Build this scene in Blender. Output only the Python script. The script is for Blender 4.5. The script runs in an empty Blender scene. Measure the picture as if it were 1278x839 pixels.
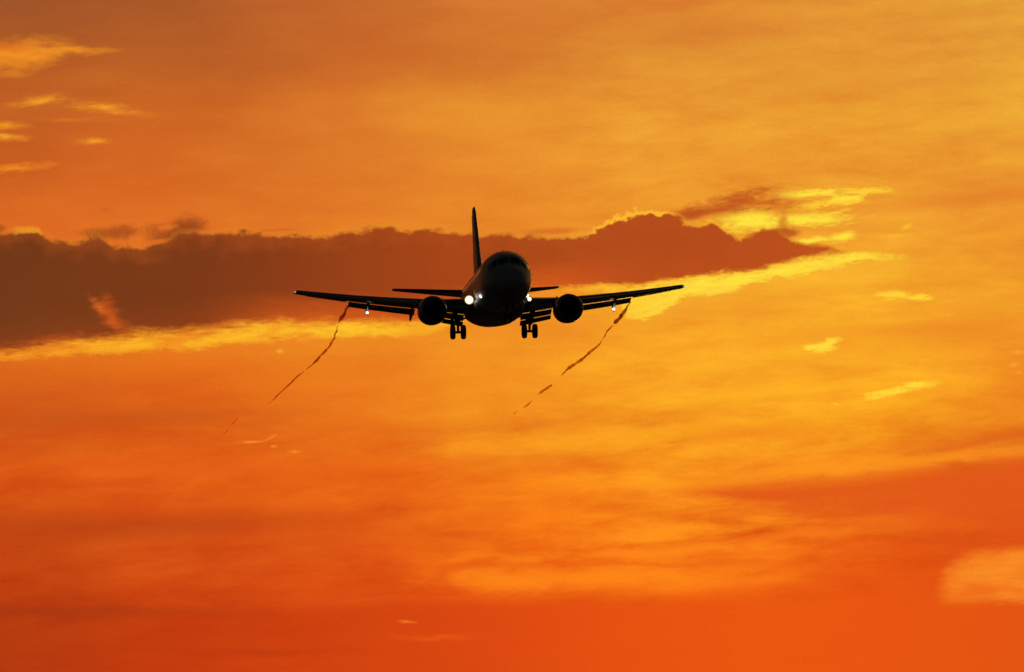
import bpy, math, random
from math import radians, sin, cos, pi, sqrt
random.seed(7)
S = bpy.context.scene
COL = S.collection

# ------------------------------------------------------------------ camera
cam_d = bpy.data.cameras.new('camera')
cam_d.sensor_width = 36
cam_d.lens = 202.36
cam_d.clip_start = 0.5
cam_d.clip_end = 100000
cam = bpy.data.objects.new('camera', cam_d)
COL.objects.link(cam)
cam.location = (0, 0, 1.7)
CE = radians(4.6)
cam.rotation_euler = (pi / 2 + CE, 0, 0)
S.camera = cam

# ------------------------------------------------------------------ exposure
S.view_settings.view_transform = 'Standard'
S.view_settings.look = 'None'
S.view_settings.exposure = 0
S.view_settings.gamma = 1
S.view_settings.use_curve_mapping = False

SUN_EL, SUN_AZ = radians(4.8), radians(2.0)      # behind the cloud bank, a little right of the middle

# ------------------------------------------------------------------ node helper
def lin(c):
    def f(v):
        v = v / 255
        return v / 12.92 if v <= .04045 else ((v + .055) / 1.055) ** 2.4
    return (f(c[0]), f(c[1]), f(c[2]), 1)


class Nodes:
    def __init__(self, tree):
        self.t = tree

    def new(self, kind):
        return self.t.nodes.new(kind)

    def put(self, sock, v):
        if hasattr(v, 'is_output'):
            self.t.links.new(v, sock)
        else:
            sock.default_value = v

    def m(self, op, a, b=0.0, c=0.0, clamp=False):
        n = self.new('ShaderNodeMath')
        n.operation = op
        n.use_clamp = clamp
        for i, v in enumerate((a, b, c)):
            self.put(n.inputs[i], v)
        return n.outputs[0]

    def ss(self, x, lo, hi, a=0.0, b=1.0, kind='SMOOTHSTEP'):
        n = self.new('ShaderNodeMapRange')
        n.interpolation_type = kind
        for i, v in enumerate((x, lo, hi, a, b)):
            self.put(n.inputs[i], v)
        return n.outputs[0]

    def vec(self, x, y, z=0.0):
        n = self.new('ShaderNodeCombineXYZ')
        for i, v in enumerate((x, y, z)):
            self.put(n.inputs[i], v)
        return n.outputs[0]

    def vm(self, op, a, b=(0, 0, 0)):
        n = self.new('ShaderNodeVectorMath')
        n.operation = op
        self.put(n.inputs[0], a)
        self.put(n.inputs[1], b)
        return n.outputs['Value'] if op in ('LENGTH', 'DOT_PRODUCT', 'DISTANCE') else n.outputs[0]

    def noise(self, v, scale, detail=5, rough=.55, dist=0.0, color=False):
        n = self.new('ShaderNodeTexNoise')
        self.put(n.inputs['Vector'], v)
        n.inputs['Scale'].default_value = scale
        n.inputs['Detail'].default_value = detail
        n.inputs['Roughness'].default_value = rough
        n.inputs['Distortion'].default_value = dist
        return n.outputs['Color'] if color else n.outputs[0]

    def place(self, uv, cx, cy, rot, rx, ry):       # coordinates of uv inside a placed, turned and stretched ellipse
        c, n = cos(rot), sin(rot)
        u, v = uv
        x = self.m('MULTIPLY_ADD', u, c / rx, self.m('MULTIPLY_ADD', v, n / rx, -(cx * c + cy * n) / rx))
        y = self.m('MULTIPLY_ADD', u, -n / ry, self.m('MULTIPLY_ADD', v, c / ry, (cx * n - cy * c) / ry))
        return x, y

    def rgb(self, r, g, b):
        n = self.new('ShaderNodeCombineColor')
        for i, v in enumerate((r, g, b)):
            self.put(n.inputs[i], v)
        return n.outputs[0]

    def split(self, c):
        n = self.new('ShaderNodeSeparateColor')
        self.put(n.inputs[0], c)
        return n.outputs[0], n.outputs[1], n.outputs[2]

    def mix(self, f, a, b, blend='MIX'):
        n = self.new('ShaderNodeMix')
        n.data_type = 'RGBA'
        n.blend_type = blend
        self.put(n.inputs[0], f)
        self.put(n.inputs[6], a)
        self.put(n.inputs[7], b)
        return n.outputs[2]

    def ramp(self, f, stops, interp='LINEAR'):
        n = self.new('ShaderNodeValToRGB')
        r = n.color_ramp
        r.interpolation = interp
        r.elements[0].position, r.elements[0].color = stops[0]
        r.elements[1].position, r.elements[1].color = stops[-1]
        for p, c in stops[1:-1]:
            e = r.elements.new(p)
            e.color = c
        self.put(n.inputs[0], f)
        return n.outputs[0]

    def curve(self, x, pts, x1, y1):
        """a drawn function: pts are (x, y); x in 0..x1, y in 0..y1"""
        n = self.new('ShaderNodeFloatCurve')
        c = n.mapping.curves[0]
        pts = [(px / x1, py / y1) for px, py in pts]
        c.points[0].location = pts[0]
        c.points[1].location = pts[-1]
        for p in pts[1:-1]:
            c.points.new(*p)
        for p in c.points:
            p.handle_type = 'AUTO_CLAMPED'
        n.mapping.update()
        self.put(n.inputs['Value'], self.m('DIVIDE', x, x1, clamp=True))
        return self.m('MULTIPLY', n.outputs[0], y1)


# ------------------------------------------------------------------ sky (world)
world = bpy.data.worlds.new('World')
S.world = world
world.use_nodes = True
wt = world.node_tree
wt.nodes.clear()
k = Nodes(wt)
tc = k.new('ShaderNodeTexCoord')
D = tc.outputs['Generated']
sp = k.new('ShaderNodeSeparateXYZ')
k.put(sp.inputs[0], D)
az = k.m('ARCTAN2', sp.outputs[0], sp.outputs[1])
el = k.m('ARCSINE', sp.outputs[2])
# sky chart: U grows to the north (clockwise), V grows towards the horizon; one unit is 0.8 degrees of sky
U = k.m('ADD', k.m('MULTIPLY', az, 71.6), 6.39)
V = k.m('ADD', k.m('MULTIPLY', k.m('SUBTRACT', el, CE), -71.84), 4.195)

# noises shared by all cloud shapes
wr, wg, wb = k.split(k.noise(k.vec(k.m('MULTIPLY', U, .8), k.m('MULTIPLY', V, 1.6), 3.1), 1.6, 5, .6, color=True))
wu, wv = k.m('SUBTRACT', wr, .5), k.m('SUBTRACT', wg, .5)
PW = (k.m('MULTIPLY_ADD', wu, .5, U), k.m('MULTIPLY_ADD', wv, .26, V))
PS = (k.m('MULTIPLY_ADD', wu, .175, U), k.m('MULTIPLY_ADD', wv, .104, V))
PL = (k.m('MULTIPLY_ADD', wu, .05, U), k.m('MULTIPLY_ADD', wv, .026, V))
puff = k.m('SUBTRACT', k.noise(k.vec(U, k.m('MULTIPLY', V, 1.25), 7.7), 4.2, 7, .6), .5)
wisp = k.m('SUBTRACT', k.noise(k.vec(k.m('ADD', k.m('MULTIPLY', U, .75), k.m('MULTIPLY', V, .25)), k.m('MULTIPLY', V, 2.1), 1.3), 3.4, 7, .62, .4), .5)
torn = k.m('SUBTRACT', k.noise(k.vec(k.m('ADD', k.m('MULTIPLY', U, .6), k.m('MULTIPLY', V, .5)), k.m('MULTIPLY', V, 2.0), 4.4), 8.0, 6, .68, .6), .5)
stA = k.m('SUBTRACT', k.noise(k.vec(k.m('MULTIPLY', U, .17), k.m('ADD', V, k.m('MULTIPLY', U, .05)), 0.0), 1.35, 5, .5), .5)
stB = k.m('SUBTRACT', k.noise(k.vec(k.m('MULTIPLY', U, .24), k.m('ADD', V, k.m('MULTIPLY', U, .055)), 9.0), 3.8, 8, .64, .25), .5)
soft = k.m('SUBTRACT', k.noise(k.vec(k.m('MULTIPLY', U, .55), V, 5.0), .75, 4, .5), .5)
fine = k.m('SUBTRACT', k.noise(k.vec(U, V, 2.0), 26.0, 2, .7), .5)

# thin high overcast: colour by azimuth and height
VS = [0, .7, 1.4, 2.1, 2.8, 3.5, 4.6, 5.3, 6.0, 6.7, 7.3, 7.62, 8.39]
GRID = [
    (0.00, [(160, 86, 42), (172, 88, 38), (196, 98, 36), (200, 92, 32), (222, 106, 34), (222, 106, 34), (216, 96, 26), (204, 84, 22), (218, 88, 20), (194, 71, 18), (192, 65, 16), (183, 61, 15), (177, 56, 15)]),
    (2.13, [(172, 90, 40), (184, 94, 38), (206, 104, 36), (210, 100, 34), (224, 112, 36), (226, 112, 34), (228, 106, 26), (214, 90, 22), (224, 90, 20), (208, 79, 20), (210, 75, 18), (199, 63, 16), (200, 59, 15)]),
    (4.26, [(196, 104, 44), (202, 104, 40), (218, 120, 42), (222, 122, 40), (228, 124, 38), (230, 126, 36), (236, 126, 30), (232, 114, 26), (232, 100, 20), (218, 85, 20), (222, 81, 18), (211, 69, 16), (208, 63, 15)]),
    (6.39, [(214, 122, 48), (212, 120, 44), (232, 146, 46), (232, 140, 44), (232, 136, 40), (236, 140, 38), (246, 150, 34), (242, 142, 30), (246, 130, 24), (246, 116, 20), (240, 100, 18), (220, 72, 16), (214, 66, 16)]),
    (8.52, [(222, 134, 48), (222, 138, 48), (236, 156, 50), (238, 156, 48), (236, 146, 42), (242, 156, 40), (250, 166, 36), (250, 162, 32), (248, 146, 28), (248, 128, 22), (248, 116, 20), (232, 86, 16), (232, 84, 16)]),
    (10.65, [(230, 150, 52), (230, 150, 50), (236, 158, 48), (240, 160, 48), (238, 156, 46), (246, 168, 42), (250, 168, 36), (250, 162, 30), (242, 126, 26), (232, 98, 20), (232, 90, 18), (234, 88, 16), (234, 88, 16)]),
    (12.78, [(228, 156, 54), (230, 158, 52), (236, 164, 50), (234, 150, 46), (236, 146, 44), (242, 160, 42), (240, 140, 34), (240, 136, 30), (226, 94, 24), (214, 78, 20), (226, 84, 18), (230, 88, 16), (232, 90, 16)]),
]
Vg = k.m('ADD', k.m('ADD', V, k.m('MULTIPLY', stA, .55)), k.m('MULTIPLY', soft, .35))
vf = k.m('DIVIDE', Vg, 8.39, clamp=True)
Ug = k.m('ADD', U, k.m('MULTIPLY', soft, 3.0))
base = None
for i, (u0, cols) in enumerate(GRID):
    r = k.ramp(vf, [(v / 8.39, lin(c)) for v, c in zip(VS, cols)])
    if base is None:
        base = r
    else:
        base = k.mix(k.ss(Ug, GRID[i - 1][0], u0), base, r)
# streaks of thicker and thinner veil
amp = k.m('ADD', k.ss(V, 4.4, 6.0, .42, .95), k.ss(U, 5.5, 8.0, -.1, .2))
st = k.m('MULTIPLY_ADD', k.m('ADD', k.m('MULTIPLY', stA, .8), k.m('MULTIPLY', stB, 1.35)), amp, k.m('MULTIPLY', k.ss(V, 4.2, 5.6, -.01, -.055), k.ss(U, 4.5, 7.5, .15, 1.0)))
base = k.mix(1.0, base, k.rgb(k.m('MULTIPLY_ADD', st, .35, 1.0), k.m('ADD', st, 1.0), k.m('MULTIPLY_ADD', st, .8, 1.0)), 'MULTIPLY')

sky_c = base


def blob(cx, cy, rx, ry, rot, col, strength=1.0, rag=1.2, edge=.6, tex=None, v=None):
    """one wisp of cloud on the sky chart (hundreds of units in the arguments)"""
    global sky_c
    x, y = k.place(PW if v is None else v, cx / 100, cy / 100, radians(rot), rx / 100, ry / 100)
    d = k.m('SUBTRACT', 1.0, k.m('SQRT', k.m('MULTIPLY_ADD', x, x, k.m('MULTIPLY', y, y))))
    f = k.m('ADD', d, k.m('MULTIPLY', wisp if tex is None else tex, rag))
    f = k.ss(f, -.1, edge, 0.0, strength)
    sky_c = k.mix(f, sky_c, lin(col))


def drawn(pts):
    return k.curve(U, [(a / 100, b / 100) for a, b in pts], 12.78, 8.39)


# broad darker and brighter veils
blob(1140, 412, 190, 16, -3, (232, 122, 34), .45, 1.2, 1.0, stB)
blob(960, 490, 200, 12, -4, (255, 180, 36), .5, 1.4, 1.0, stB)
blob(760, 545, 250, 22, -3, (255, 168, 32), .5, 1.4, 1.0, stB)
blob(940, 540, 110, 14, -4, (238, 126, 28), .55, 1.3, 1.0, stB)
blob(1270, 545, 170, 16, -8, (222, 96, 26), .7, 1.0, 1.0, stB)
blob(1040, 583, 300, 14, -5, (255, 152, 30), .75, 1.2, .9, stB)
blob(720, 585, 130, 7, -2, (238, 112, 24), .55, 1.3, 1.0, stB)
blob(180, 655, 330, 22, -1, (178, 62, 20), .5, 1.0, 1.0, stB)
blob(250, 585, 340, 16, 0, (232, 98, 24), .5, 1.0, 1.0, stB)
blob(190, 520, 260, 14, -1, (198, 84, 26), .5, 1.0, 1.0, stB)
blob(850, 40, 180, 30, 0, (216, 128, 48), .4, 1.0, 1.0, stB)
blob(1120, 105, 200, 12, -2, (226, 144, 48), .4, 1.2, 1.0, stB)
blob(1030, 140, 220, 12, 0, (240, 168, 48), .4, 1.2, 1.0, stB)
blob(840, 95, 160, 14, -4, (238, 158, 50), .4, 1.2, 1.0, stB)
blob(1230, 250, 170, 16, -4, (226, 120, 40), .6, 1.2, 1.0, stB)
blob(960, 205, 150, 12, 0, (236, 142, 44), .4, 1.2, 1.0, stB)
# red veil in the north and the glowing streaks under it
Vs = k.m('ADD', V, k.m('MULTIPLY', stB, .42))
vt = drawn([(0, 625), (700, 622), (840, 610), (900, 604), (1000, 599), (1100, 596), (1160, 590), (1220, 581), (1278, 574)])
vb = drawn([(0, 620), (760, 625), (840, 628), (900, 634), (960, 640), (1010, 646), (1060, 656), (1120, 672), (1200, 690), (1278, 700)])
veil = k.m('MULTIPLY', k.ss(k.m('SUBTRACT', Vs, vt), -.05, .14), k.ss(k.m('SUBTRACT', vb, Vs), -.1, k.ss(U, 9.5, 12.0, .2, .7)))
sky_c = k.mix(k.m('MULTIPLY', veil, k.ss(U, 7.6, 9.2, 0.0, .9)), sky_c, lin((225, 88, 24)))
blob(850, 662, 190, 16, -4, (255, 146, 28), .85, 1.8, 1.0, stB)
blob(800, 690, 260, 10, -2, (255, 136, 26), .7, 1.8, 1.0, stB)
blob(730, 722, 250, 18, -1, (255, 136, 24), .8, 1.5, .9, stB)
blob(850, 703, 180, 4, -1, (236, 104, 22), .6, 1.5, .9, stB)
blob(900, 728, 130, 6, -4, (252, 124, 24), .6, 1.5, .9, stB)
blob(1000, 668, 150, 12, -4, (250, 124, 26), .75, 1.6, 1.0, stB)
blob(960, 690, 130, 6, -3, (246, 114, 24), .6, 1.6, 1.0, stB)
blob(1080, 652, 120, 10, -3, (240, 106, 24), .6, 1.5, 1.0, stB)
blob(1190, 655, 60, 10, 4, (234, 96, 22), .5, 1.2, 1.0, stB)
# level deck along the bottom
dk = drawn([(0, 778), (300, 764), (480, 752), (560, 749), (640, 752), (700, 750), (800, 747), (860, 744), (900, 737), (960, 730), (1010, 720), (1050, 705), (1100, 690), (1160, 680), (1278, 670)])
deck_c = k.ramp(k.m('DIVIDE', U, 12.78, clamp=True), [(0, lin((181, 59, 15))), (.3, lin((206, 66, 15))), (.48, lin((221, 73, 17))), (.6, lin((231, 82, 17))), (.75, lin((235, 86, 16))), (1, lin((228, 84, 18)))])
Vd = k.m('ADD', k.m('ADD', V, k.m('MULTIPLY', stB, .3)), k.m('MULTIPLY', wisp, .08))
deck = k.m('MULTIPLY', k.ss(k.m('SUBTRACT', Vd, dk), k.ss(U, 8.4, 10.6, -.05, -.5), k.ss(U, 8.4, 10.6, .13, .9)), k.ss(U, 2.0, 6.0, .45, .93))
sky_c = k.mix(deck, sky_c, deck_c)
blob(540, 797, 60, 6, 2, (238, 90, 20), .55, 1.0, .9, stB)
blob(60, 765, 300, 12, 0, (164, 54, 18), .55, 1.0, 1.0, stB)
blob(300, 812, 200, 8, 0, (186, 56, 14), .5, 1.0, 1.0, stB)

# lit wisps, upper left of the bank
blob(20, 72, 80, 22, -8, (246, 146, 34), .95, 1.3, 1.0)
blob(82, 66, 66, 8, -2, (242, 146, 36), .85, 1.4, 1.1)
blob(0, 62, 50, 8, 8, (224, 110, 34), .8, 1.2, .9)
blob(10, 96, 40, 6, -6, (238, 140, 36), .5, 1.2, 1.1)
blob(48, 129, 45, 8.1, -9, (252, 164, 36), 1.0, 1.7, 1.4, torn, PS)
blob(128, 137, 55, 9.45, 4, (250, 164, 40), 1.0, 1.9, 1.6, torn, PS)
blob(160, 143, 50, 6, 5, (234, 136, 38), .7, 2.1, 1.6, torn, PS)
blob(4, 160, 42.5, 6.75, -2, (248, 158, 36), 1.0, 1.7, 1.4, torn, PS)
blob(4, 174, 42.5, 6.08, 0, (252, 172, 38), 1.0, 1.7, 1.4, torn, PS)
blob(115, 179, 30, 6.08, -2, (246, 158, 40), 1.0, 1.7, 1.4, torn, PS)
blob(18, 212, 62.5, 8.1, -5, (246, 146, 34), 1.0, 1.9, 1.4, torn, PS)
blob(85, 152, 60, 4, 0, (230, 128, 36), .55, 2.1, 1.6, torn, PS)

# ---- the long dark cloud bank and the bright strip under it
TOP = [(0, 294), (20, 291), (42, 289), (58, 298), (90, 303), (118, 299), (140, 306), (165, 309), (200, 304), (222, 294), (245, 289), (265, 291), (300, 292), (350, 294), (400, 295), (430, 291), (455, 286),
       (480, 284), (505, 288), (540, 285), (560, 291), (600, 292), (650, 294), (690, 296), (715, 294), (738, 291), (750, 283), (768, 274), (786, 268), (808, 263), (828, 265), (845, 271), (858, 279),
       (872, 280), (888, 277), (898, 283), (908, 294), (920, 299), (935, 295), (950, 289), (966, 289), (985, 296), (1000, 303), (1020, 307), (1042, 311), (1062, 317), (1090, 332), (1130, 360), (1278, 420)]
BOT = [(0, 447), (50, 438), (100, 429), (150, 424), (200, 420), (250, 416), (300, 410), (350, 407), (400, 406), (450, 406), (500, 407), (550, 400), (600, 384), (660, 368), (710, 360), (760, 357), (800, 356), (850, 347), (900, 343),
       (945, 337), (980, 328), (1010, 321), (1040, 316), (1062, 317), (1090, 318), (1130, 320), (1278, 322)]
RIM = [(0, 455), (50, 451), (100, 445), (150, 444), (200, 440), (250, 437), (300, 432), (350, 428), (400, 424), (450, 424), (500, 423), (540, 418), (600, 396), (650, 376), (700, 366), (745, 366), (768, 372), (782, 396), (800, 402), (830, 389),
       (855, 372), (880, 369), (915, 364), (950, 352), (1000, 346), (1040, 336), (1085, 329), (1120, 326), (1140, 323), (1278, 320)]
INT = [(0, .9), (150, 1), (480, 1), (520, .75), (545, .75), (600, .35), (660, .3), (700, .5), (760, .9), (800, 1), (1090, 1), (1135, .7), (1150, 0), (1278, 0)]
T = k.curve(U, [(a / 100, b / 100) for a, b in TOP], 12.78, 8.39)
B = k.curve(U, [(a / 100, b / 100) for a, b in BOT], 12.78, 8.39)
R = k.curve(U, [(a / 100, b / 100) for a, b in RIM], 12.78, 8.39)
I = k.curve(U, [(a / 100, b) for a, b in INT], 12.78, 1)
vT = k.m('SUBTRACT', k.m('ADD', V, k.m('MULTIPLY', puff, k.ss(soft, -.2, .2, .15, .40))), T)          # below the top
vB = k.m('SUBTRACT', B, k.m('ADD', V, k.m('ADD', k.m('MULTIPLY', wisp, .22), k.m('MULTIPLY', torn, .14))))          # above the bottom
vR = k.m('SUBTRACT', R, k.m('ADD', V, k.m('ADD', k.m('MULTIPLY', wisp, .20), k.m('MULTIPLY', torn, .20))))
# bright strip
gaps = k.ss(k.m('ADD', stB, k.m('MULTIPLY', wisp, .6)), -.02, .20, 0.0, .75)
gaps = k.m('MULTIPLY', gaps, k.ss(U, 5.5, 7.5, 1.0, .15))
strip = k.m('MULTIPLY', k.ss(vR, -.01, k.ss(U, 5.5, 7.5, .09, .055)), k.ss(vB, k.ss(U, 5.2, 7.0, .16, .05), -.09))
strip = k.m('MULTIPLY', strip, k.m('SUBTRACT', 1.0, gaps))
strip = k.m('MULTIPLY', strip, I)
glow_c = k.ramp(k.m('DIVIDE', U, 12.78, clamp=True), [(0, lin((254, 168, 36))), (.12, lin((255, 182, 38))), (.36, lin((255, 196, 42))), (.5, lin((252, 172, 38))), (.6, lin((255, 200, 50))), (.68, lin((255, 226, 64))), (.85, lin((255, 222, 60))), (1, lin((255, 200, 50)))])
sky_c = k.mix(k.m('MULTIPLY', strip, k.ss(k.m('ADD', wisp, torn), -.25, .15, .62, 1.0)), sky_c, glow_c)
# warm halo of thin cloud round the strip on its lower side
halo = k.m('MULTIPLY', k.m('MULTIPLY', k.ss(vR, -.45, .1), k.ss(vB, .1, -.05)), k.m('MULTIPLY', I, .12))
sky_c = k.mix(halo, sky_c, glow_c)

# upper right: bright torn pieces behind the bank
Y1, Y2 = (255, 226, 62), (255, 204, 50)
blob(1015, 243, 69, 7.5, -3, Y1, 1.0, 2.9, 1.1, torn, PS)
blob(1052, 250, 57.5, 7.5, -12, Y1, 1.0, 2.8, 1.1, torn, PS)
blob(1080, 239, 46, 5, 2, Y2, 1.0, 2.2, 1.1, torn, PS)
blob(1020, 258, 64.4, 6.25, -6, Y2, 1.0, 2.9, 1.1, torn, PS)
blob(938, 275, 55.2, 21.2, 4, Y1, 1.0, 1.9, 0.9, torn, PS)
blob(1008, 275, 71.3, 11.2, 0, Y1, 1.0, 2.2, 0.95, torn, PS)
blob(1050, 266, 26, 4, -14, Y2, .9, 1.9, 1.1, torn, PS)
blob(1015, 301, 32.2, 6.25, -3, Y1, 1.0, 1.7, 0.95, torn, PS)
blob(1052, 298, 23, 8.12, -12, Y1, 1.0, 1.6, 0.95, torn, PS)
blob(1118, 296, 22, 4, -2, (255, 184, 44), .8, 1.7, 1.2, torn, PS)
blob(1133, 284, 11, 3.5, -14, (255, 192, 46), .9, 1.6, 1.1, torn, PS)
blob(1116, 370, 28.5, 6.3, -2, (255, 210, 54), 1.0, 2.1, .8, torn, PS)
blob(1150, 373, 21.4, 5.67, 2, (255, 210, 54), 1.0, 2.1, .8, torn, PS)
blob(1024, 433, 26.1, 9.45, -4, (255, 218, 62), 1.0, 2.1, .8, torn, PS)
blob(1038, 426, 15.4, 6.3, -22, (255, 214, 58), 1.0, 2.1, .8, torn, PS)
blob(1105, 491, 40.4, 6.93, -13, (255, 212, 54), 1.0, 2.1, .8, torn, PS)
blob(1142, 482, 33.2, 6.3, -6, (255, 214, 56), 1.0, 2.1, .8, torn, PS)
blob(1068, 501, 26, 3, -14, (255, 180, 38), .7, 1.9, 1.1, torn, PS)
blob(1043, 505, 7, 3, 0, (255, 192, 40), .9, 1.2, 1.1, torn, PS)
blob(1268, 442, 14, 4, -4, (252, 166, 48), .85, 1.7, 1.1, torn, PS)
blob(1264, 457, 9, 3, -12, (252, 166, 48), .8, 1.6, 1.1, torn, PS)
blob(1270, 467, 8, 3, 0, (252, 160, 48), .7, 1.6, 1.1, torn, PS)
blob(1222, 450, 16, 4, -4, (246, 146, 42), .5, 1.6, 1.2, torn, PS)
blob(348, 439, 7, 4, 0, (250, 172, 50), .9, 1.2, 1.2, torn, PS)
blob(316, 552, 20, 3.4, -7, (248, 146, 38), .9, 1.7, 1.1, torn, PS)
blob(338, 547, 10, 2.4, -24, (246, 140, 36), .8, 1.4, 1.1, torn, PS)
blob(341, 558, 7, 2.6, 0, (246, 140, 36), .8, 1.4, 1.1, torn, PS)
blob(369, 564, 11, 2.6, -3, (246, 142, 38), .85, 1.6, 1.1, torn, PS)
blob(508, 776, 15, 2.8, 2, (248, 120, 36), .9, 1.7, 1.1, torn, PS)

# torn darker cloud on top of the bank
blob(915, 250, 82.8, 12.6, -13, (196, 90, 30), 1.0, 2.1, 1.1, torn, PS)
blob(955, 254, 62.1, 16.8, 6, (200, 94, 30), 1.0, 2.4, 1.2, torn, PS)
blob(900, 262, 73.6, 12.6, -3, (196, 88, 30), 1.0, 2.2, 1.2, torn, PS)
blob(862, 268, 30, 10, -10, (186, 80, 28), .9, 1.0, .8, puff, PS)
blob(976, 276, 9, 14, 10, (212, 112, 34), .75, 1.3, .9, puff, PS)
blob(978, 291, 26, 8, 4, (182, 78, 28), .9, 1.0, .7, puff, PS)
blob(150, 292, 50, 10, -5, (170, 80, 29), .9, 1.9, .8, puff, PS)
blob(200, 283, 30, 4, -10, (186, 90, 32), .6, 1.6, .9, puff, PS)
blob(238, 282, 32, 13, 6, (150, 68, 27), .9, 1.6, .8, puff, PS)
blob(218, 295, 46, 13, -6, (152, 68, 27), .9, 1.6, .8, puff, PS)
blob(0, 289, 10, 8, 20, (170, 80, 30), .85, .9, .7, puff, PS)
blob(690, 290, 60, 6, -3, (206, 98, 34), .6, 1.5, .9, puff, PS)
blob(132, 263, 10, 4, 0, (204, 94, 32), .5, 1.0, .9, puff, PS)
blob(345, 289, 34, 3, 0, (196, 92, 32), .5, 1.2, .9, puff, PS)

# the bank itself
bank_c = k.ramp(k.m('DIVIDE', U, 12.78, clamp=True), [(0, lin((116, 58, 25))), (.10, lin((121, 58, 24))), (.2, lin((126, 58, 24))), (.31, lin((144, 62, 23))), (.42, lin((160, 66, 23))), (.55, lin((172, 72, 25))), (.68, lin((178, 74, 27))), (.85, lin((186, 80, 28)))])
bank_c = k.mix(1.0, bank_c, k.rgb(k.m('MULTIPLY_ADD', soft, .35, 1.0), k.m('MULTIPLY_ADD', soft, .45, 1.0), k.m('MULTIPLY_ADD', soft, .3, 1.0)), 'MULTIPLY')
bank_c = k.mix(k.ss(k.m('ADD', vT, k.m('MULTIPLY', puff, .4)), .02, .30, .30, 0.0), bank_c, lin((186, 84, 30)))
# the bank is thin along its underside in the west and glows through
thin = k.ss(k.m('ADD', vB, k.m('MULTIPLY', soft, .3)), .05, .52, .8, 0.0)
thin = k.m('MULTIPLY', thin, k.m('MULTIPLY', k.ss(U, 2.2, 4.2, .12, 1.0), k.ss(U, 6.6, 8.2, 1.0, .25)))
bank_c = k.mix(thin, bank_c, lin((216, 92, 28)))
m_b = k.m('MULTIPLY', k.ss(vT, -.035, .05), k.ss(vB, -.03, k.ss(U, 5.8, 7.6, .14, .06)))
# bright lining of the top edge where the bank is thinnest
lining = k.m('MULTIPLY', k.m('MULTIPLY', k.ss(vT, -.055, -.01), k.ss(vT, .04, 0.0)), k.curve(U, [(0, .15), (.1, .1), (.3, .45), (.50, .4), (.58, .08), (7.2, .12), (7.42, .75), (7.9, .95), (8.35, .8), (8.6, .2), (8.9, .6), (9.1, .5), (9.3, .1), (12.78, 0)], 12.78, 1))
sky_c = k.mix(m_b, sky_c, bank_c)
sky_c = k.mix(lining, sky_c, lin((255, 186, 48)))
# torn gaps in the bank
blob(136, 396, 34, 20, 48, (204, 86, 30), .85, 1.5, 1.0)
blob(122, 384, 22, 8, 46, (226, 108, 36), .75, 2.4, 1.4, torn, PS)
blob(142, 404, 16, 10, 10, (214, 96, 32), .6, 2.8, 1.4, torn, PS)
blob(60, 426, 70, 7, -8, (196, 82, 28), .6, 2.6, 1.4, torn, PS)
blob(190, 303, 28, 4.5, -8, (224, 110, 36), .85, 1.2, .8, puff, PS)
blob(150, 304, 22, 4.5, 4, (220, 106, 34), .7, 1.2, .9, puff, PS)
blob(288, 409, 34, 3.5, -2, (190, 84, 30), .85, 2.2, 1.2, torn, PS)
blob(262, 417, 26, 3, -4, (206, 98, 32), .8, 2.2, 1.2, torn, PS)

# low swelling of lit cloud in the north: rounded western end, level base
lx, ly = k.place(PL, 12.62, 7.48, 0.0, .95, .66)
pn = k.m('POWER', k.m('ADD', k.m('POWER', k.m('ABSOLUTE', lx), 2.7), k.m('POWER', k.m('ABSOLUTE', ly), 2.7)), 1 / 2.7)
fl = k.ss(k.m('ADD', k.m('SUBTRACT', 1.0, pn), k.m('MULTIPLY', k.m('ADD', wisp, torn), .10)), -.07, .22)
fl = k.m('MULTIPLY', fl, k.ss(k.m('ADD', V, k.m('MULTIPLY', k.m('ADD', wisp, torn), .12)), 7.60, 7.40))
low_c = k.mix(k.ss(k.m('ADD', k.m('MULTIPLY', stB, 1.3), k.m('MULTIPLY', wisp, .3)), -.25, .22), lin((242, 112, 28)), lin((252, 144, 38)))
sky_c = k.mix(k.m('MULTIPLY', fl, .92), sky_c, low_c)

# grain of the air
g2 = k.m('ADD', 1.0, k.m('MULTIPLY', fine, .14))
sky_c = k.mix(1.0, sky_c, k.rgb(g2, g2, g2), 'MULTIPLY')

# the glow is only round the sunset; the rest of the heaven is a dim clear dusk sky
sd = (sin(SUN_AZ) * cos(SUN_EL), cos(SUN_AZ) * cos(SUN_EL), sin(SUN_EL))
fall = k.ss(k.vm('DOT_PRODUCT', D, sd), .82, .992)
bg1 = k.new('ShaderNodeBackground')
k.put(bg1.inputs[0], sky_c)
bg1.inputs[1].default_value = 1.0
sky = k.new('ShaderNodeTexSky')
sky.sky_type = 'NISHITA'
sky.sun_disc = False
sky.sun_elevation = SUN_EL
sky.sun_rotation = SUN_AZ
bg2 = k.new('ShaderNodeBackground')
k.put(bg2.inputs[0], sky.outputs[0])
bg2.inputs[1].default_value = .006
mx = k.new('ShaderNodeMixShader')
k.put(mx.inputs[0], fall)
wt.links.new(bg2.outputs[0], mx.inputs[1])
wt.links.new(bg1.outputs[0], mx.inputs[2])
wo = k.new('ShaderNodeOutputWorld')
wt.links.new(mx.outputs[0], wo.inputs[0])

# ------------------------------------------------------------------ sun, veiled by the bank
sun_d = bpy.data.lights.new('sun', 'SUN')
sun_d.energy = .10
sun_d.angle = radians(6)
sun_d.color = (1, .62, .3)
sun = bpy.data.objects.new('sun', sun_d)
COL.objects.link(sun)
sun.location = (0, 60, 80)
sun.rotation_euler = (-(pi / 2 - SUN_EL), 0, -SUN_AZ)


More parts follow.
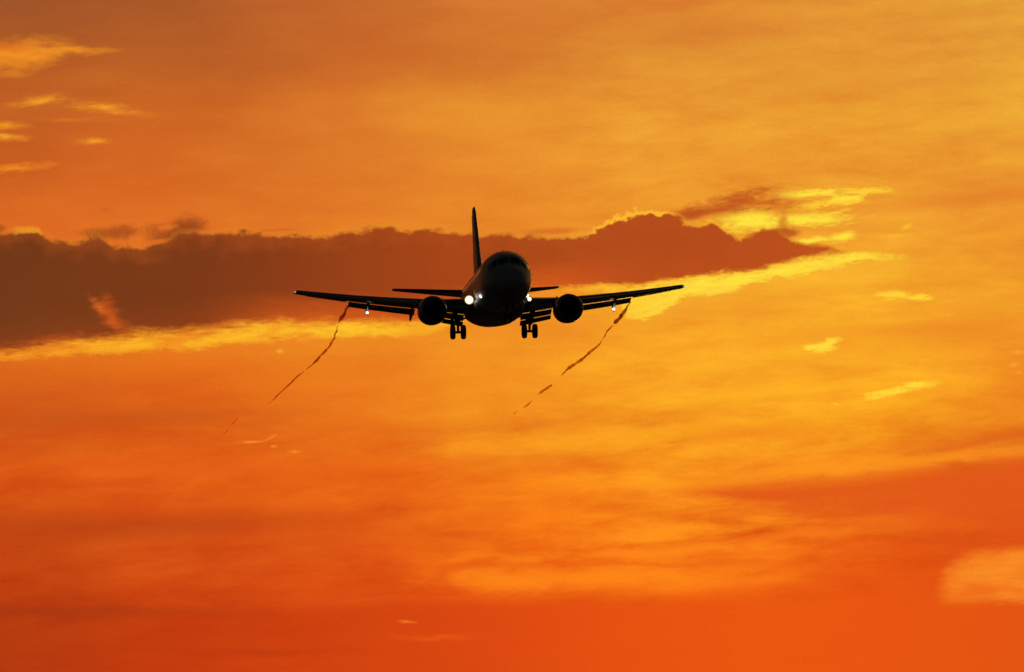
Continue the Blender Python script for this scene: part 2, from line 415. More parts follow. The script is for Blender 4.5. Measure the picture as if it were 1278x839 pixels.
# ------------------------------------------------------------------ materials
def mat(name, col, rough=.5, metal=0.0, coat=0.0, var=.12, scale=1.5, bump=0.0):
    m = bpy.data.materials.new(name)
    m.use_nodes = True
    n = Nodes(m.node_tree)
    b = m.node_tree.nodes['Principled BSDF']
    t = n.new('ShaderNodeTexCoord')
    f = n.noise(t.outputs['Object'], scale, 6, .6)
    c0 = tuple(v * (1 - var) for v in col) + (1,)
    c1 = tuple(min(1, v * (1 + var)) for v in col) + (1,)
    n.put(b.inputs['Base Color'], n.mix(f, c0, c1))
    n.put(b.inputs['Roughness'], n.ss(f, .3, .7, rough * .8, min(1, rough * 1.2)))
    b.inputs['Metallic'].default_value = metal
    b.inputs['Coat Weight'].default_value = coat
    b.inputs['Coat Roughness'].default_value = .12
    if bump:
        bn = n.new('ShaderNodeBump')
        bn.inputs['Strength'].default_value = bump
        n.put(bn.inputs['Height'], f)
        m.node_tree.links.new(bn.outputs[0], b.inputs['Normal'])
    return m


def lamp_mat(name, col, strength):
    m = bpy.data.materials.new(name)
    m.use_nodes = True
    nt = m.node_tree
    nt.nodes.clear()
    e = nt.nodes.new('ShaderNodeEmission')
    e.inputs[0].default_value = col + (1,)
    e.inputs[1].default_value = strength
    o = nt.nodes.new('ShaderNodeOutputMaterial')
    nt.links.new(e.outputs[0], o.inputs[0])
    return m


WHITE = mat('white_aircraft_paint', (.52, .52, .50), .46, 0, .06, .06)
GREY = mat('grey_wing_paint', (.22, .225, .23), .42, 0, .1, .1)
DARKGREY = mat('dark_grey_paint', (.06, .06, .065), .5)
ALU = mat('bare_aluminium', (.5, .5, .5), .38, 1.0, 0, .1)
NAC = mat('nacelle_paint', (.10, .11, .13), .38, 0, .2, .1)
STEEL = mat('gear_steel', (.16, .16, .16), .5, .6)
RUBBER = mat('tyre_rubber', (.018, .018, .018), .85, 0, 0, .2, 6)
GLASS = mat('dark_window_glass', (.012, .012, .014), .12, 0, .5, .05)
TITAN = mat('fan_titanium', (.12, .12, .125), .45, .8)
BLACK = mat('duct_black', (.02, .02, .02), .7)
LIT = lamp_mat('lit_landing_lamp', (1.0, .95, .84), 2.6)
LIT2 = lamp_mat('lit_taxi_lamp', (1.0, .97, .90), 2.2)
LIT3 = lamp_mat('lit_wing_tip_lamp', (1.0, .95, .85), .4)
WARM = lamp_mat('warm_lamp_glow', (1.0, .60, .16), .85)  # warm glow round the root lamps, put into an emitting colour
GROUND = mat('dry_airfield_grass', (.045, .05, .025), .95, 0, 0, .4, .08, .3)

# ------------------------------------------------------------------ mesh helpers
ZB = 3.35      # the fuselage centre line above the wheels
XB = 16.0      # the nose ahead of the main wheels


class MB:
    """collects vertices and faces; build() links them as one object"""
    def __init__(self):
        self.v, self.f = [], []

    def ring_loft(self, rings, cap0=True, cap1=True, closed=True):
        b = len(self.v)
        n = len(rings[0])
        for r in rings:
            self.v += [tuple(p) for p in r]
        for i in range(len(rings) - 1):
            for j in range(n if closed else n - 1):
                j2 = (j + 1) % n
                self.f.append((b + i * n + j, b + i * n + j2, b + (i + 1) * n + j2, b + (i + 1) * n + j))
        if cap0:
            self.f.append(tuple(b + j for j in reversed(range(n))))
        if cap1:
            self.f.append(tuple(b + (len(rings) - 1) * n + j for j in range(n)))
        return self

    def lathe(self, prof, c=(0, 0, 0), axis='x', n=40, squash=None, cap0=True, cap1=True):
        rings = []
        for a, r in prof:
            ring = []
            for j in range(n):
                t = 2 * pi * j / n
                p, q = r * cos(t), r * sin(t)
                if squash and q < 0:
                    q *= squash
                if axis == 'x':
                    ring.append((c[0] + a, c[1] + p, c[2] + q))
                elif axis == 'y':
                    ring.append((c[0] + p, c[1] + a, c[2] + q))
                else:
                    ring.append((c[0] + p, c[1] + q, c[2] + a))
            rings.append(ring)
        return self.ring_loft(rings, cap0, cap1)

    def tube(self, pts, radii, n=12, cap=True):
        rings = []
        for i, p in enumerate(pts):
            a = pts[max(0, i - 1)]
            b = pts[min(len(pts) - 1, i + 1)]
            d = [b[q] - a[q] for q in range(3)]
            L = sqrt(sum(x * x for x in d)) or 1
            d = [x / L for x in d]
            ref = (0, 0, 1) if abs(d[2]) < .9 else (1, 0, 0)
            s = (d[1] * ref[2] - d[2] * ref[1], d[2] * ref[0] - d[0] * ref[2], d[0] * ref[1] - d[1] * ref[0])
            L = sqrt(sum(x * x for x in s))
            s = [x / L for x in s]
            w = (s[1] * d[2] - s[2] * d[1], s[2] * d[0] - s[0] * d[2], s[0] * d[1] - s[1] * d[0])
            r = radii[i] if hasattr(radii, '__len__') else radii
            rings.append([tuple(p[q] + r * (cos(2 * pi * j / n) * s[q] + sin(2 * pi * j / n) * w[q]) for q in range(3)) for j in range(n)])
        return self.ring_loft(rings, cap, cap)

    def slab(self, pts, thick):
        """a plate through the polygon pts (x, y, z), thick along y"""
        b = len(self.v)
        n = len(pts)
        self.v += [(p[0], p[1] - thick / 2, p[2]) for p in pts] + [(p[0], p[1] + thick / 2, p[2]) for p in pts]
        self.f.append(tuple(b + i for i in range(n)))
        self.f.append(tuple(b + n + i for i in reversed(range(n))))
        for i in range(n):
            j = (i + 1) % n
            self.f.append((b + i, b + n + i, b + n + j, b + j))
        return self

    def build(self, name, material, parent=None, smooth=True, shift=True):
        me = bpy.data.meshes.new(name)
        v = [(x + XB, y, z + ZB) for x, y, z in self.v] if shift else self.v
        me.from_pydata(v, [], self.f)
        me.validate()
        import bmesh
        bm = bmesh.new()
        bm.from_mesh(me)
        bmesh.ops.recalc_face_normals(bm, faces=bm.faces)
        bm.to_mesh(me)
        bm.free()
        me.materials.append(material)
        if smooth:
            me.polygons.foreach_set('use_smooth', [True] * len(me.polygons))
            me.set_sharp_from_angle(angle=radians(42))
        o = bpy.data.objects.new(name, me)
        COL.objects.link(o)
        if parent:
            o.parent = parent
        return o


def lerp(a, b, t):
    return a + (b - a) * t


def tab(x, rows):
    """piecewise linear table lookup, rows sorted by descending x"""
    if x >= rows[0][0]:
        return rows[0][1:]
    for r0, r1 in zip(rows, rows[1:]):
        if x >= r1[0]:
            t = (x - r0[0]) / (r1[0] - r0[0])
            return tuple(lerp(p, q, t) for p, q in zip(r0[1:], r1[1:]))
    return rows[-1][1:]


# ------------------------------------------------------------------ ground
g = MB()
G = 40000
g.v = [(0, 0, 0)] + [(G * cos(2 * pi * i / 64), G * sin(2 * pi * i / 64), 0) for i in range(64)]
g.f = [(0, 1 + i, 1 + (i + 1) % 64) for i in range(64)]
go = g.build('ground', GROUND, None, False, False)
go['kind'] = 'structure'

# ------------------------------------------------------------------ airliner
root = bpy.data.objects.new('airliner', None)
COL.objects.link(root)
root.location = (-1.32, 421.96, 35.45)
root.rotation_euler = (radians(1.28), radians(-.77), radians(-84.98))
root['label'] = 'twin-engine jet airliner in dark silhouette with landing lamps lit, flaps and wheels down'
root['category'] = 'airplane'

FUS = [(0, .02, -.56, -.60), (-.05, .2, -.36, -.78), (-.18, .42, -.14, -.98), (-.5, .72, .13, -1.24), (-1.0, 1.0, .39, -1.45), (-1.6, 1.24, .64, -1.62), (-2.0, 1.36, .90, -1.70), (-2.5, 1.49, 1.26, -1.79), (-3.0, 1.60, 1.52, -1.86),
       (-4, 1.75, 1.82, -1.97), (-5, 1.84, 1.95, -2.04), (-6.2, 1.88, 2.0, -2.1), (-9, 1.88, 2.0, -2.12), (-12, 1.88, 2.0, -2.12), (-16, 1.88, 2.0, -2.12), (-19.5, 1.88, 2.0, -2.12), (-21, 1.87, 2.0, -2.02), (-22.5, 1.83, 2.0, -1.78),
       (-24, 1.76, 2.0, -1.44), (-26, 1.55, 1.97, -.95), (-28, 1.22, 1.9, -.42), (-30, .82, 1.78, .1), (-31.5, .45, 1.56, .52), (-32.1, .22, 1.36, .76), (-32.3, .06, 1.16, .98)]


def fus_pt(x, th, out=0.0):
    w, zt, zb = tab(x, FUS)
    zc, h = (zt + zb) / 2, (zt - zb) / 2
    c, s = cos(th), sin(th)
    e = 2 / 2.12
    y = (w + out) * math.copysign(abs(c) ** e, c)
    z = zc + (h + out) * math.copysign(abs(s) ** e, s)
    return (x, y, z)


NS = 64
f = MB()
f.ring_loft([[fus_pt(r[0], 2 * pi * j / NS) for j in range(NS)] for r in FUS])
fuselage = f.build('fuselage', WHITE, root)


def patch(x0, x1, t0, t1, out, name, material, parent, n=4, skew=0.0):
    """a thin shell over a patch of the fuselage skin"""
    m = MB()
    rows = []
    for o in (out, -.02):
        for i in range(n + 1):
            rows.append([])
            for j in range(n + 1):
                th = lerp(t0, t1, j / n)
                x = lerp(x0, x1, i / n) + skew * (j / n - .5)
                rows[-1].append(fus_pt(x, th, o))
    for r in rows:
        m.v += r
    w = n + 1
    for i in range(n):
        for j in range(n):
            m.f.append((i * w + j, i * w + j + 1, (i + 1) * w + j + 1, (i + 1) * w + j))
    q = w * w
    edge = [j for j in range(w)] + [i * w + n for i in range(1, w)] + [n * w + j for j in range(n - 1, -1, -1)] + [i * w for i in range(n - 1, 0, -1)]
    for a, b in zip(edge, edge[1:] + edge[:1]):
        m.f.append((a, b, b + q, a + q))
    return m.build(name, material, parent, False)


# flight deck windows
for s in (1, -1):
    def th(d):
        return radians(90 - s * d)
    patch(-1.78, -2.46, th(2), th(33), .012, 'windshield', GLASS, fuselage)
    patch(-2.02, -2.66, th(36), th(56), .012, 'windshield', GLASS, fuselage)
    patch(-2.35, -3.05, th(58), th(70), .012, 'windshield', GLASS, fuselage)
# cabin windows
first = None
for s in (1, -1):
    for i in range(44):
        x = -5.6 - i * .508
        if -13.2 < x < -12.4:
            continue
        patch(x, x - .26, radians(90 - s * 76), radians(90 - s * 66), .008, 'cabin_window', GLASS, fuselage, 2)
# doors
for s in (1, -1):
    for x in (-4.35, -27.2):
        d = patch(x, x - .86, radians(90 - s * 100), radians(90 - s * 42), .014, 'cabin_door', WHITE, fuselage, 6)
# wing to body fairing
BF = [(-9.3, 1.2, -1.9, .1), (-10.2, 1.75, -2.16, .28), (-12, 2.04, -2.30, .4), (-15, 2.1, -2.36, .42), (-17.5, 2.06, -2.33, .4), (-19.2, 1.8, -2.2, .28), (-20.4, 1.1, -2.0, .1)]
m = MB()
m.ring_loft([[(x, w * cos(2 * pi * j / 40), zb + .95 + .95 * sin(2 * pi * j / 40) - (1 - (w / 2.1)) * .0) for j in range(40)] for x, w, zb, h in BF])
m.build('belly_fairing', WHITE, root)
# blade antennas and the drain mast
m = MB().slab([(-7.2, 0, -2.08), (-7.55, 0, -2.08), (-7.62, 0, -2.38), (-7.42, 0, -2.38)], .05)
m.build('antenna', DARKGREY, root, False)
m = MB().slab([(-6.5, 0, 1.96), (-6.9, 0, 1.96), (-6.98, 0, 2.24), (-6.78, 0, 2.24)], .04)
m.build('antenna', DARKGREY, root, False)


# ------------------------------------------------------------------ wings
def naca(n=14, tc=.12, camber=.02, x1=1.0):
    """closed section as (x, z) from the trailing edge over the top to the nose and back underneath; x1 cuts it short"""
    xs = [x1 * (1 - cos(pi * i / n)) / 2 for i in range(n + 1)]
    def yt(x):
        return 5 * tc * (.2969 * sqrt(x) - .126 * x - .3516 * x * x + .2843 * x ** 3 - .1036 * x ** 4)
    def yc(x):
        return camber * 4 * x * (1 - x)
    up = [(x, yc(x) + yt(x)) for x in reversed(xs)]
    lo = [(x, yc(x) - yt(x)) for x in xs[1:]]
    return up + lo


WING = [(1.0, -10.0, 8.3, .135, 1.5), (1.88, -10.75, 7.35, .135, 1.5), (4.83, -12.95, 5.1, .122, 1.0), (10.6, -16.05, 2.98, .132, 1.2), (14.25, -18.1, 1.75, .17, 1.0), (14.5, -18.45, 1.3, .14, 1.0)]


def wing_at(y):
    """LE x, chord, z of the LE, thickness ratio, incidence at span y"""
    rows = [(-r[0],) + r[1:] for r in WING]
    le, c, tc, inc = tab(-y, rows)
    t = max(0, (y - 1.88) / 12.6)
    z = -1.22 + (y - 1.88) * .105 + .48 * t * t
    return le, c, z, tc, inc


def section(y, s, x0=0.0, x1=1.0, n=14, tc=None):
    le, c, z, t, inc = wing_at(y)
    t = tc or t
    a = radians(inc)
    out = []
    for x, q in naca(n, t, .018, x1):
        if x < x0:
            x = x0
        X, Z = x * c, q * c
        out.append((le - X * cos(a) - Z * sin(a), s * y, z - X * sin(a) + Z * cos(a)))
    return out


def foil(y, s, le, z, c, tc, defl, n=10):
    a = radians(defl)
    out = []
    for x, q in naca(n, tc, .03):
        X, Z = x * c, q * c
        out.append((le - X * cos(a) - Z * sin(a), s * y, z - X * sin(a) + Z * cos(a)))
    return out


def cut_te(y, frac):
    """the lower lip of the wing where the flap slides out"""
    le, c, z, tc, inc = wing_at(y)
    a = radians(inc)
    p = naca(14, tc, .018, frac)[-1]
    return le - frac * c * cos(a), z - frac * c * sin(a) + p[1] * c


for s in (1, -1):
    inner = [1.0, 1.5, 1.88, 2.6, 3.4, 4.1, 4.83, 6, 7.5, 9, 10.0, 10.62]
    m = MB().ring_loft([section(y, s, 0, .80) for y in inner])
    m.ring_loft([section(y, s, 0, .76) for y in (10.62, 11.5, 12.5, 13.6)])
    m.ring_loft([section(y, s) for y in (13.6, 13.95, 14.25, 14.42, 14.5)])
    wing = m.build('wing', GREY, root)
    # aileron
    rings = []
    for y in (10.66, 12, 13.56):
        le, c, z, tc, inc = wing_at(y)
        x, zz = cut_te(y, .765)
        rings.append(foil(y, s, x, zz + .06, c * .235, .18, 6))
    MB().ring_loft(rings).build('aileron', GREY, wing)
    # slats, slid forward and down
    for y0, y1 in ((5.75, 8.55), (8.6, 11.3), (11.35, 14.0)):
        rings = []
        for i in range(5):
            y = lerp(y0, y1, i / 4)
            le, c, z, tc, inc = wing_at(y)
            rings.append(foil(y, s, le + .07 * c + .10, z - .045 * c - .06, c * .15 + .12, .26, -24))
        MB().ring_loft(rings).build('slat', ALU, wing)
    # flap of the leading edge next to the body
    rings = []
    for y in (2.3, 3.2, 4.0):
        le, c, z, tc, inc = wing_at(y)
        rings.append(foil(y, s, le + .32, z - .42, .62, .16, -38))
    MB().ring_loft(rings).build('krueger_flap', ALU, wing)
    # trailing edge flaps, three slotted elements each
    for (y0, y1, vc, mc, ac, vd, md, ad, g1) in ((2.12, 4.42, .34, .86, .56, 8, 17, 33, .05), (5.68, 10.5, .22, .76, .34, 6, 14, 28, .06)):
        R1, R2, R3 = [], [], []
        for i in range(6):
            y = lerp(y0, y1, i / 5)
            q = lerp(1.08, .90, i / 5)
            x, z = cut_te(y, .80)
            x, z = x + .10, z - g1
            R1.append(foil(y, s, x, z, vc * q, .14, vd))
            x2 = x - vc * q * cos(radians(vd)) + .05
            z2 = z - vc * q * sin(radians(vd)) - (.02 if y0 < 5 else -.03)
            R2.append(foil(y, s, x2, z2, mc * q, .15, md))
            x3 = x2 - mc * q * cos(radians(md)) + .06
            z3 = z2 - mc * q * sin(radians(md)) - (.05 if y0 < 5 else -.03)
            R3.append(foil(y, s, x3, z3, ac * q, .15, ad))
        MB().ring_loft(R1).build('flap_vane', GREY, wing)
        MB().ring_loft(R2).build('flap', GREY, wing)
        MB().ring_loft(R3).build('aft_flap', GREY, wing)
    # flap track fairings: canoes that tip down with the flaps
    for y, L, drop in ((2.95, 3.4, .75), (5.95, 3.2, .72), (9.15, 2.6, .42)):
        x, z = cut_te(y, .80)
        rings = []
        n = 14
        for i in range(n + 1):
            t = i / n
            r = .19 * (sin(pi * min(1, t * 1.15 + .02)) ** .6 if t < .85 else max(.0, (1 - t) / .15) ** .8 * sin(pi * .9975) ** .0 * .42)
            r = .19 * max(.03, (1 - (2 * t - .9) ** 2 / 1.21)) ** .7
            cx = x + 1.5 - L * t
            cz = z - .12 - .10 * sin(pi * t) - (max(0, t - .40) / .60) ** 1.2 * drop
            rings.append([(cx, s * y + r * .75 * cos(2 * pi * j / 14), cz + r * sin(2 * pi * j / 14)) for j in range(14)])
        MB().ring_loft(rings).build('flap_track_fairing', GREY, wing)
    # outboard landing lamp under the fairing of the outer flap
    y = 9.15
    x, z = cut_te(y, .80)
    MB().lathe([(-.24, .04), (-.2, .08), (-.02, .105), (0, .105)], (x - .2, s * y, z - .66), 'x', 20).tube([(x - .3, s * y, z - .2), (x - .3, s * y, z - .8), (x - .34, s * y, z - .88)], [.05, .06, .02]).build('lamp_housing', DARKGREY, wing)
    MB().lathe([(0.002, .10), (.05, .08), (.075, .04), (.08, .01)], (x - .2, s * y, z - .66), 'x', 20).build('landing_lamp', LIT if s > 0 else LIT2, wing)
    # navigation lamp
    le, c, z, tc, inc = wing_at(14.4)
    MB().lathe([(-.2, .02), (-.1, .05), (0, .07), (.08, .05), (.11, .01)], (le + .02, s * 14.46, z - .02), 'x', 14).build('tip_lamp', LIT3, wing)
    MB().tube([(le - c + .1, s * 14.38, z + .02), (le - c - .35, s * 14.38, z + .0)], .018, 6).build('static_wick', DARKGREY, wing)

    # -------------------------------------------------------------- engine
    ey, ez = s * 4.95, -1.80
    ex = -8.95
    m = MB()
    outer = [(0, .80), (.02, .86), (-.08, .93), (-.35, 1.02), (-.9, 1.07), (-1.6, 1.07), (-2.5, 1.0), (-3.3, .86)]
    inner_p = [(-3.3, .80), (-2.4, .80), (-1.2, .78), (-.6, .765), (-.2, .75), (-.02, .775), (0, .80)]
    m.lathe([(a, r) for a, r in outer] + inner_p, (ex, ey, ez), 'x', 48, .94, False, False)
    nac = m.build('engine', NAC, root)
    MB().lathe([(.035, .80), (.03, .85), (-.06, .94), (-.22, .995), (-.22, .985), (-.02, .86), (-.0, .80), (-.1, .755), (.01, .77)], (ex + .012, ey, ez), 'x', 48, .94, False, False).build('inlet_lip', ALU, nac)
    m = MB()
    for b in range(38):
        t0 = 2 * pi * b / 38
        pts = []
        for r in (.26, .45, .62, .755):
            tw = lerp(.35, 1.0, (r - .26) / .5)
            for e in (-1, 1):
                ch = .10 * e
                t = t0 + ch * sin(tw) / r
                pts.append((ex - .95 + ch * cos(tw), ey + r * cos(t), ez + r * sin(t) * (.94 if sin(t) < 0 else 1)))
        b0 = len(m.v)
        m.v += pts
        for i in range(3):
            m.f.append((b0 + 2 * i, b0 + 2 * i + 1, b0 + 2 * i + 3, b0 + 2 * i + 2))
    m.build('fan', TITAN, nac)
    MB().lathe([(-1.2, .78), (-1.21, .3)], (ex, ey, ez), 'x', 40, .94, True, True).build('stator', BLACK, nac)
    MB().lathe([(-1.1, .29), (-.9, .27), (-.65, .18), (-.48, .08), (-.42, .01)], (ex, ey, ez), 'x', 28).build('spinner', DARKGREY, nac)
    MB().lathe([(-3.0, .72), (-3.6, .62), (-4.3, .48), (-4.32, .40), (-4.4, .30), (-5.0, .03)], (ex, ey, ez + .04), 'x', 32).build('exhaust_nozzle', STEEL, nac)
    le, c, z, tc, inc = wing_at(4.95)
    m = MB()
    m.slab([(ex - .9, ey, ez + .98), (ex - 1.6, ey, ez + 1.16), (le - .1, ey, z + .02), (le - 1.6, ey, z - .1), (le - 2.6, ey, z - .25), (ex - 4.9, ey, ez + .35), (ex - 3.2, ey, ez + .7)], .30)
    m.build('pylon', NAC, nac, False)
    sy = ey - s * .78
    MB().slab([(ex - .75, sy, ez + .70), (ex - 1.75, sy, ez + .70), (ex - 1.75, sy, ez + 1.04), (ex - 1.35, sy, ez + 1.0)], .03).build('strake', NAC, nac, False)

    # -------------------------------------------------------------- tail plane
    rings = []
    for t in (0, .25, .5, .75, .96, 1.0):
        y = lerp(.35, 6.36, t)
        le = lerp(-27.6, -30.75, t)
        c = lerp(3.9, 1.25, t) * (1 if t < .97 else .8)
        z = lerp(1.28, 1.92, t)
        rings.append(foil(y, s, le, z, c, lerp(.105, .09, t), 1.5))
    tp = MB().ring_loft(rings).build('tail_plane', GREY, root)

    # -------------------------------------------------------------- main landing gear
    gx, gy = -16.0, s * 2.64
    m = MB()
    m.tube([(gx + .15, gy + s * .25, -1.25), (gx + .05, gy + s * .05, -2.0), (gx + .02, gy, -2.25)], [.17, .15, .15], 16)
    m.tube([(gx + .02, gy, -2.2), (gx, gy, -2.86)], .10, 16)
    m.tube([(gx, gy - .42, -2.84), (gx, gy + .42, -2.84)], .09, 14)
    m.tube([(gx + .02, gy - s * .02, -2.0), (gx + .1, gy - s * 1.15, -1.6)], .07, 10)
    m.tube([(gx - .02, gy, -2.15), (gx - .34, gy, -2.48), (gx - .06, gy, -2.80)], .05, 8)
    gear = m.build('main_landing_gear', STEEL, root)
    MB().slab([(gx + .45, gy + s * .20, -1.5), (gx - .55, gy + s * .20, -1.5), (gx - .42, gy + s * .2, -2.3), (gx + .32, gy + s * .2, -2.3)], .04).build('gear_door', GREY, gear, False)
    for e in (-1, 1):
        c = (gx, gy + e * .39, -2.83)
        w, r = .185, .535
        prof = [(-w * .62, .28), (-w * .92, .33), (-w, .39), (-w * .96, .44), (-w * .82, .49), (-w * .55, .52), (-w * .2, r), (w * .2, r), (w * .55, .52), (w * .82, .49), (w * .96, .44), (w, .39), (w * .92, .33), (w * .62, .28)]
        MB().lathe(prof, c, 'y', 40).build('wheel', RUBBER, gear)
        MB().lathe([(-w * .66, .29), (-w * .55, .20), (-w * .72, .08), (w * .72, .08), (w * .55, .20), (w * .66, .29)], c, 'y', 28).build('hub', STEEL, gear)

    # -------------------------------------------------------------- lamps in the wing root
    le, c, z, tc, inc = wing_at(2.2)
    big = s < 0
    r = .25 if big else .125
    ly, lx, lz = s * 2.20, le + .16, z + .22
    MB().lathe([(-.5, .2), (-.2, r + .09), (0, r + .085), (.012, r + .08)], (lx, ly, lz), 'x', 24).build('lamp_housing', GREY, wing)
    MB().lathe([(.022, r), (.07, r * .8), (.10, r * .4), (.105, .01)], (lx, ly, lz), 'x', 24).build('landing_lamp', LIT if big else LIT2, wing)
    MB().lathe([(.013, r * 1.30), (.03, r * 1.24), (.018, r * 1.02)], (lx, ly, lz), 'x', 24, None, False, False).build('glow_ring', WARM, wing)  # added emitting ring that draws the lamp's warm glow as a shape
    # small lamp on the side of the nose section
    p = fus_pt(-7.0, radians(90 - s * 119), 0.0)
    MB().lathe([(-.3, .05), (-.1, .13), (.0, .145), (.05, .14)], (p[0], p[1], p[2]), 'x', 18).build('lamp_housing', GREY, fuselage)
    MB().lathe([(.052, .135), (.09, .10), (.11, .01)], (p[0], p[1], p[2]), 'x', 18).build('taxi_lamp', LIT2, fuselage)

# ------------------------------------------------------------------ fin
rings = []
for t in (0, .08, .2, .4, .6, .8, .95, 1.0):
    z = lerp(1.5, 8.12, t)
    le = lerp(-25.2, -30.55, t)
    if t < .1:
        le += (1 - t / .1) * 1.6
    te = lerp(-31.2, -32.9, t)
    c = le - te
    tc = lerp(.088, .10, t)
    w = 1 if t < .97 else .5
    ring = [(le - x * c, q * c * w, z) for x, q in naca(12, tc, 0)]
    rings.append(ring)
fin = MB().ring_loft(rings).build('tail_fin', WHITE, root)
rings = []
for t in (.16, .5, .93):
    z = lerp(1.5, 8.12, t)
    te = lerp(-31.2, -32.9, t)
    c = lerp(2.0, .9, t)
    rings.append([(te + c * .55 - x * c, q * c * 1.0, z) for x, q in naca(8, .10, 0)])
MB().ring_loft(rings).build('rudder', WHITE, fin)
m = MB().slab([(-22.2, 0, 1.96), (-25.6, 0, 1.9), (-26.6, 0, 3.0), (-25.2, 0, 2.5)], .10)
m.build('dorsal_fin', WHITE, fin, False)

# ------------------------------------------------------------------ nose landing gear
gx = -4.1
m = MB()
m.tube([(gx + .05, 0, -1.7), (gx + .0, 0, -2.45)], .10, 14)
m.tube([(gx, 0, -2.4), (gx - .03, 0, -2.92)], .065, 14)
m.tube([(gx - .03, -.26, -2.9), (gx - .03, .26, -2.9)], .06, 12)
m.tube([(gx, 0, -2.3), (gx - .9, 0, -1.95)], .05, 10)
ng = m.build('nose_landing_gear', STEEL, root)
for e in (-1, 1):
    c = (gx - .03, e * .21, -2.9)
    w, r = .105, .345
    MB().lathe([(-w * .7, .18), (-w, .27), (-w * .85, .32), (-w * .3, r), (w * .3, r), (w * .85, .32), (w, .27), (w * .7, .18)], c, 'y', 32).build('wheel', RUBBER, ng)
    MB().lathe([(-w * .75, .175), (-w * .5, .06), (w * .5, .06), (w * .75, .175)], c, 'y', 20).build('hub', STEEL, ng)
    MB().slab([(gx + .7, e * .36, -1.9), (gx - .65, e * .36, -1.98), (gx - .6, e * .36, -2.42), (gx + .6, e * .36, -2.36)], .03).build('gear_door', DARKGREY, ng, False)

# ------------------------------------------------------------------ vapour trails off the flap ends
def trail_mat():
    m = bpy.data.materials.new('dark_vapour')
    m.use_nodes = True
    nt = m.node_tree
    nt.nodes.clear()
    n = Nodes(nt)
    t = n.new('ShaderNodeTexCoord')
    f = n.noise(n.vm('MULTIPLY', t.outputs['Object'], (1, .3, 1)), 1.3, 5, .65)
    tr = n.new('ShaderNodeBsdfTransparent')
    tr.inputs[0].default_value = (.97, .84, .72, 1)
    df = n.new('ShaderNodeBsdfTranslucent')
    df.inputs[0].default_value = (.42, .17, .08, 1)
    mx = n.new('ShaderNodeMixShader')
    sep = n.new('ShaderNodeSeparateXYZ')
    n.put(sep.inputs[0], t.outputs['Object'])
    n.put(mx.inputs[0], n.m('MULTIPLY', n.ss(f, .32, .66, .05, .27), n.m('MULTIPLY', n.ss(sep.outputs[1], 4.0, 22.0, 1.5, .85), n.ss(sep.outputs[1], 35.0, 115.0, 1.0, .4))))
    nt.links.new(tr.outputs[0], mx.inputs[1])
    nt.links.new(df.outputs[0], mx.inputs[2])
    o = n.new('ShaderNodeOutputMaterial')
    nt.links.new(mx.outputs[0], o.inputs[0])
    return m


VAP = trail_mat()


def smooth_path(pts, n):
    out = []
    for i in range(len(pts) - 1):
        p0, p1, p2, p3 = pts[max(0, i - 1)], pts[i], pts[i + 1], pts[min(len(pts) - 1, i + 2)]
        for j in range(n):
            t = j / n
            out.append(tuple(.5 * (2 * b + (c - a) * t + (2 * a - 5 * b + 4 * c - d) * t * t + (3 * b - a - 3 * c + d) * t ** 3) for a, b, c, d in zip(p0, p1, p2, p3)))
    out.append(pts[-1])
    return out


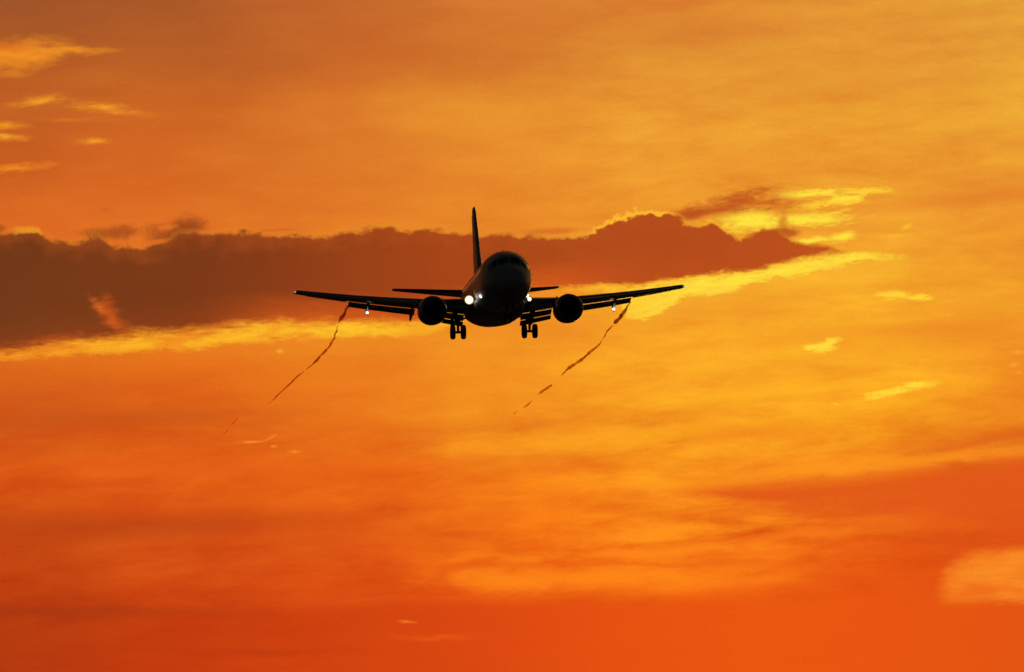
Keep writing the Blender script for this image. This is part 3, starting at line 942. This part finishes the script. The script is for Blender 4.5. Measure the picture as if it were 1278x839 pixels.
def trail(label, pieces):
    o0 = pieces[0][2][0]
    o = bpy.data.objects.new('vapour_trail', None)
    COL.objects.link(o)
    o.location = o0
    for r0, r1, pts in pieces:
        path = smooth_path(pts, 9)
        n = len(path)
        ph = random.uniform(0, 6)
        pp, rr = [], []
        for i, p in enumerate(path):
            t = i / (n - 1)
            wob = .05 * sin(i * .55 + ph) + .025 * sin(i * 1.3 + ph * 2)
            pp.append((p[0] - o0[0] + wob, p[1] - o0[1], p[2] - o0[2] + wob * .7))
            r = lerp(r0, r1, t) * (1 + .25 * sin(i * .42 + ph) + .15 * sin(i * 1.1 + ph))
            r *= min(1, .2 + 4 * t, .12 + 3 * (1 - t))
            rr.append(max(.018, r * .88))
        MB().tube(pp, [r * 1.25 for r in rr], 14).tube(pp, rr, 14).tube(pp, [r * .5 for r in rr], 10).build('vapour_wisp', VAP, o, True, False)
    o['label'] = label
    o['category'] = 'vapour trail'
    o['group'] = 'vapour trails off the flap ends'
    return o


trail('dark wavy vapour trail off the flap end in front of the broadest yellow cloud edge', [
    (.08, .17, [(8.73, 422.43, 38.20), (8.48, 427.52, 38.10), (8.22, 432.72, 38.00), (7.98, 435.97, 37.94), (7.78, 438.36, 37.89)]),
    (.05, .06, [(7.70, 439.4, 37.87), (7.33, 444.76, 37.76), (7.12, 449.9, 37.66)]),
    (.07, .15, [(7.09, 450.3, 37.64), (6.86, 454.87, 37.57), (6.52, 458.13, 37.50), (6.18, 461.43, 37.44), (5.73, 466.13, 37.34), (5.31, 469.55, 37.28), (4.82, 473.02, 37.21), (4.46, 476.54, 37.14), (4.16, 480.47, 37.06)]),
    (.12, .08, [(3.35, 489.65, 36.88), (2.96, 492.66, 36.82), (2.56, 495.71, 36.76), (2.23, 498.79, 36.70)]),
    (.07, .05, [(1.76, 504.29, 36.59), (1.42, 508.29, 36.51), (1.00, 511.53, 36.45)]),
    (.04, .03, [(.43, 515.64, 36.37), (.07, 518.14, 36.32)]),
])
trail('thin broken vapour trail crossing the narrow yellow strip under the dark cloud', [
    (.06, .15, [(-11.92, 422.43, 38.20), (-12.38, 428.09, 38.09), (-12.83, 433.31, 37.99), (-13.26, 437.46, 37.91)]),
    (.05, .12, [(-13.36, 439.87, 37.86), (-13.57, 443.52, 37.79), (-13.85, 447.87, 37.70), (-14.23, 452.94, 37.60), (-14.69, 457.47, 37.51), (-15.29, 462.10, 37.42), (-15.84, 466.81, 37.33), (-16.37, 470.93, 37.25), (-16.97, 474.77, 37.17)]),
    (.07, .05, [(-17.32, 477.25, 37.12), (-18.11, 482.28, 37.03), (-19.06, 489.65, 36.88), (-20.02, 496.48, 36.75), (-20.93, 503.50, 36.61), (-21.51, 507.08, 36.54)]),
    (.04, .03, [(-24.92, 522.36, 36.24), (-25.49, 526.65, 36.15), (-25.84, 529.26, 36.10)]),
    (.03, .03, [(-26.51, 535.44, 35.98), (-27.11, 539.95, 35.89)]),
])
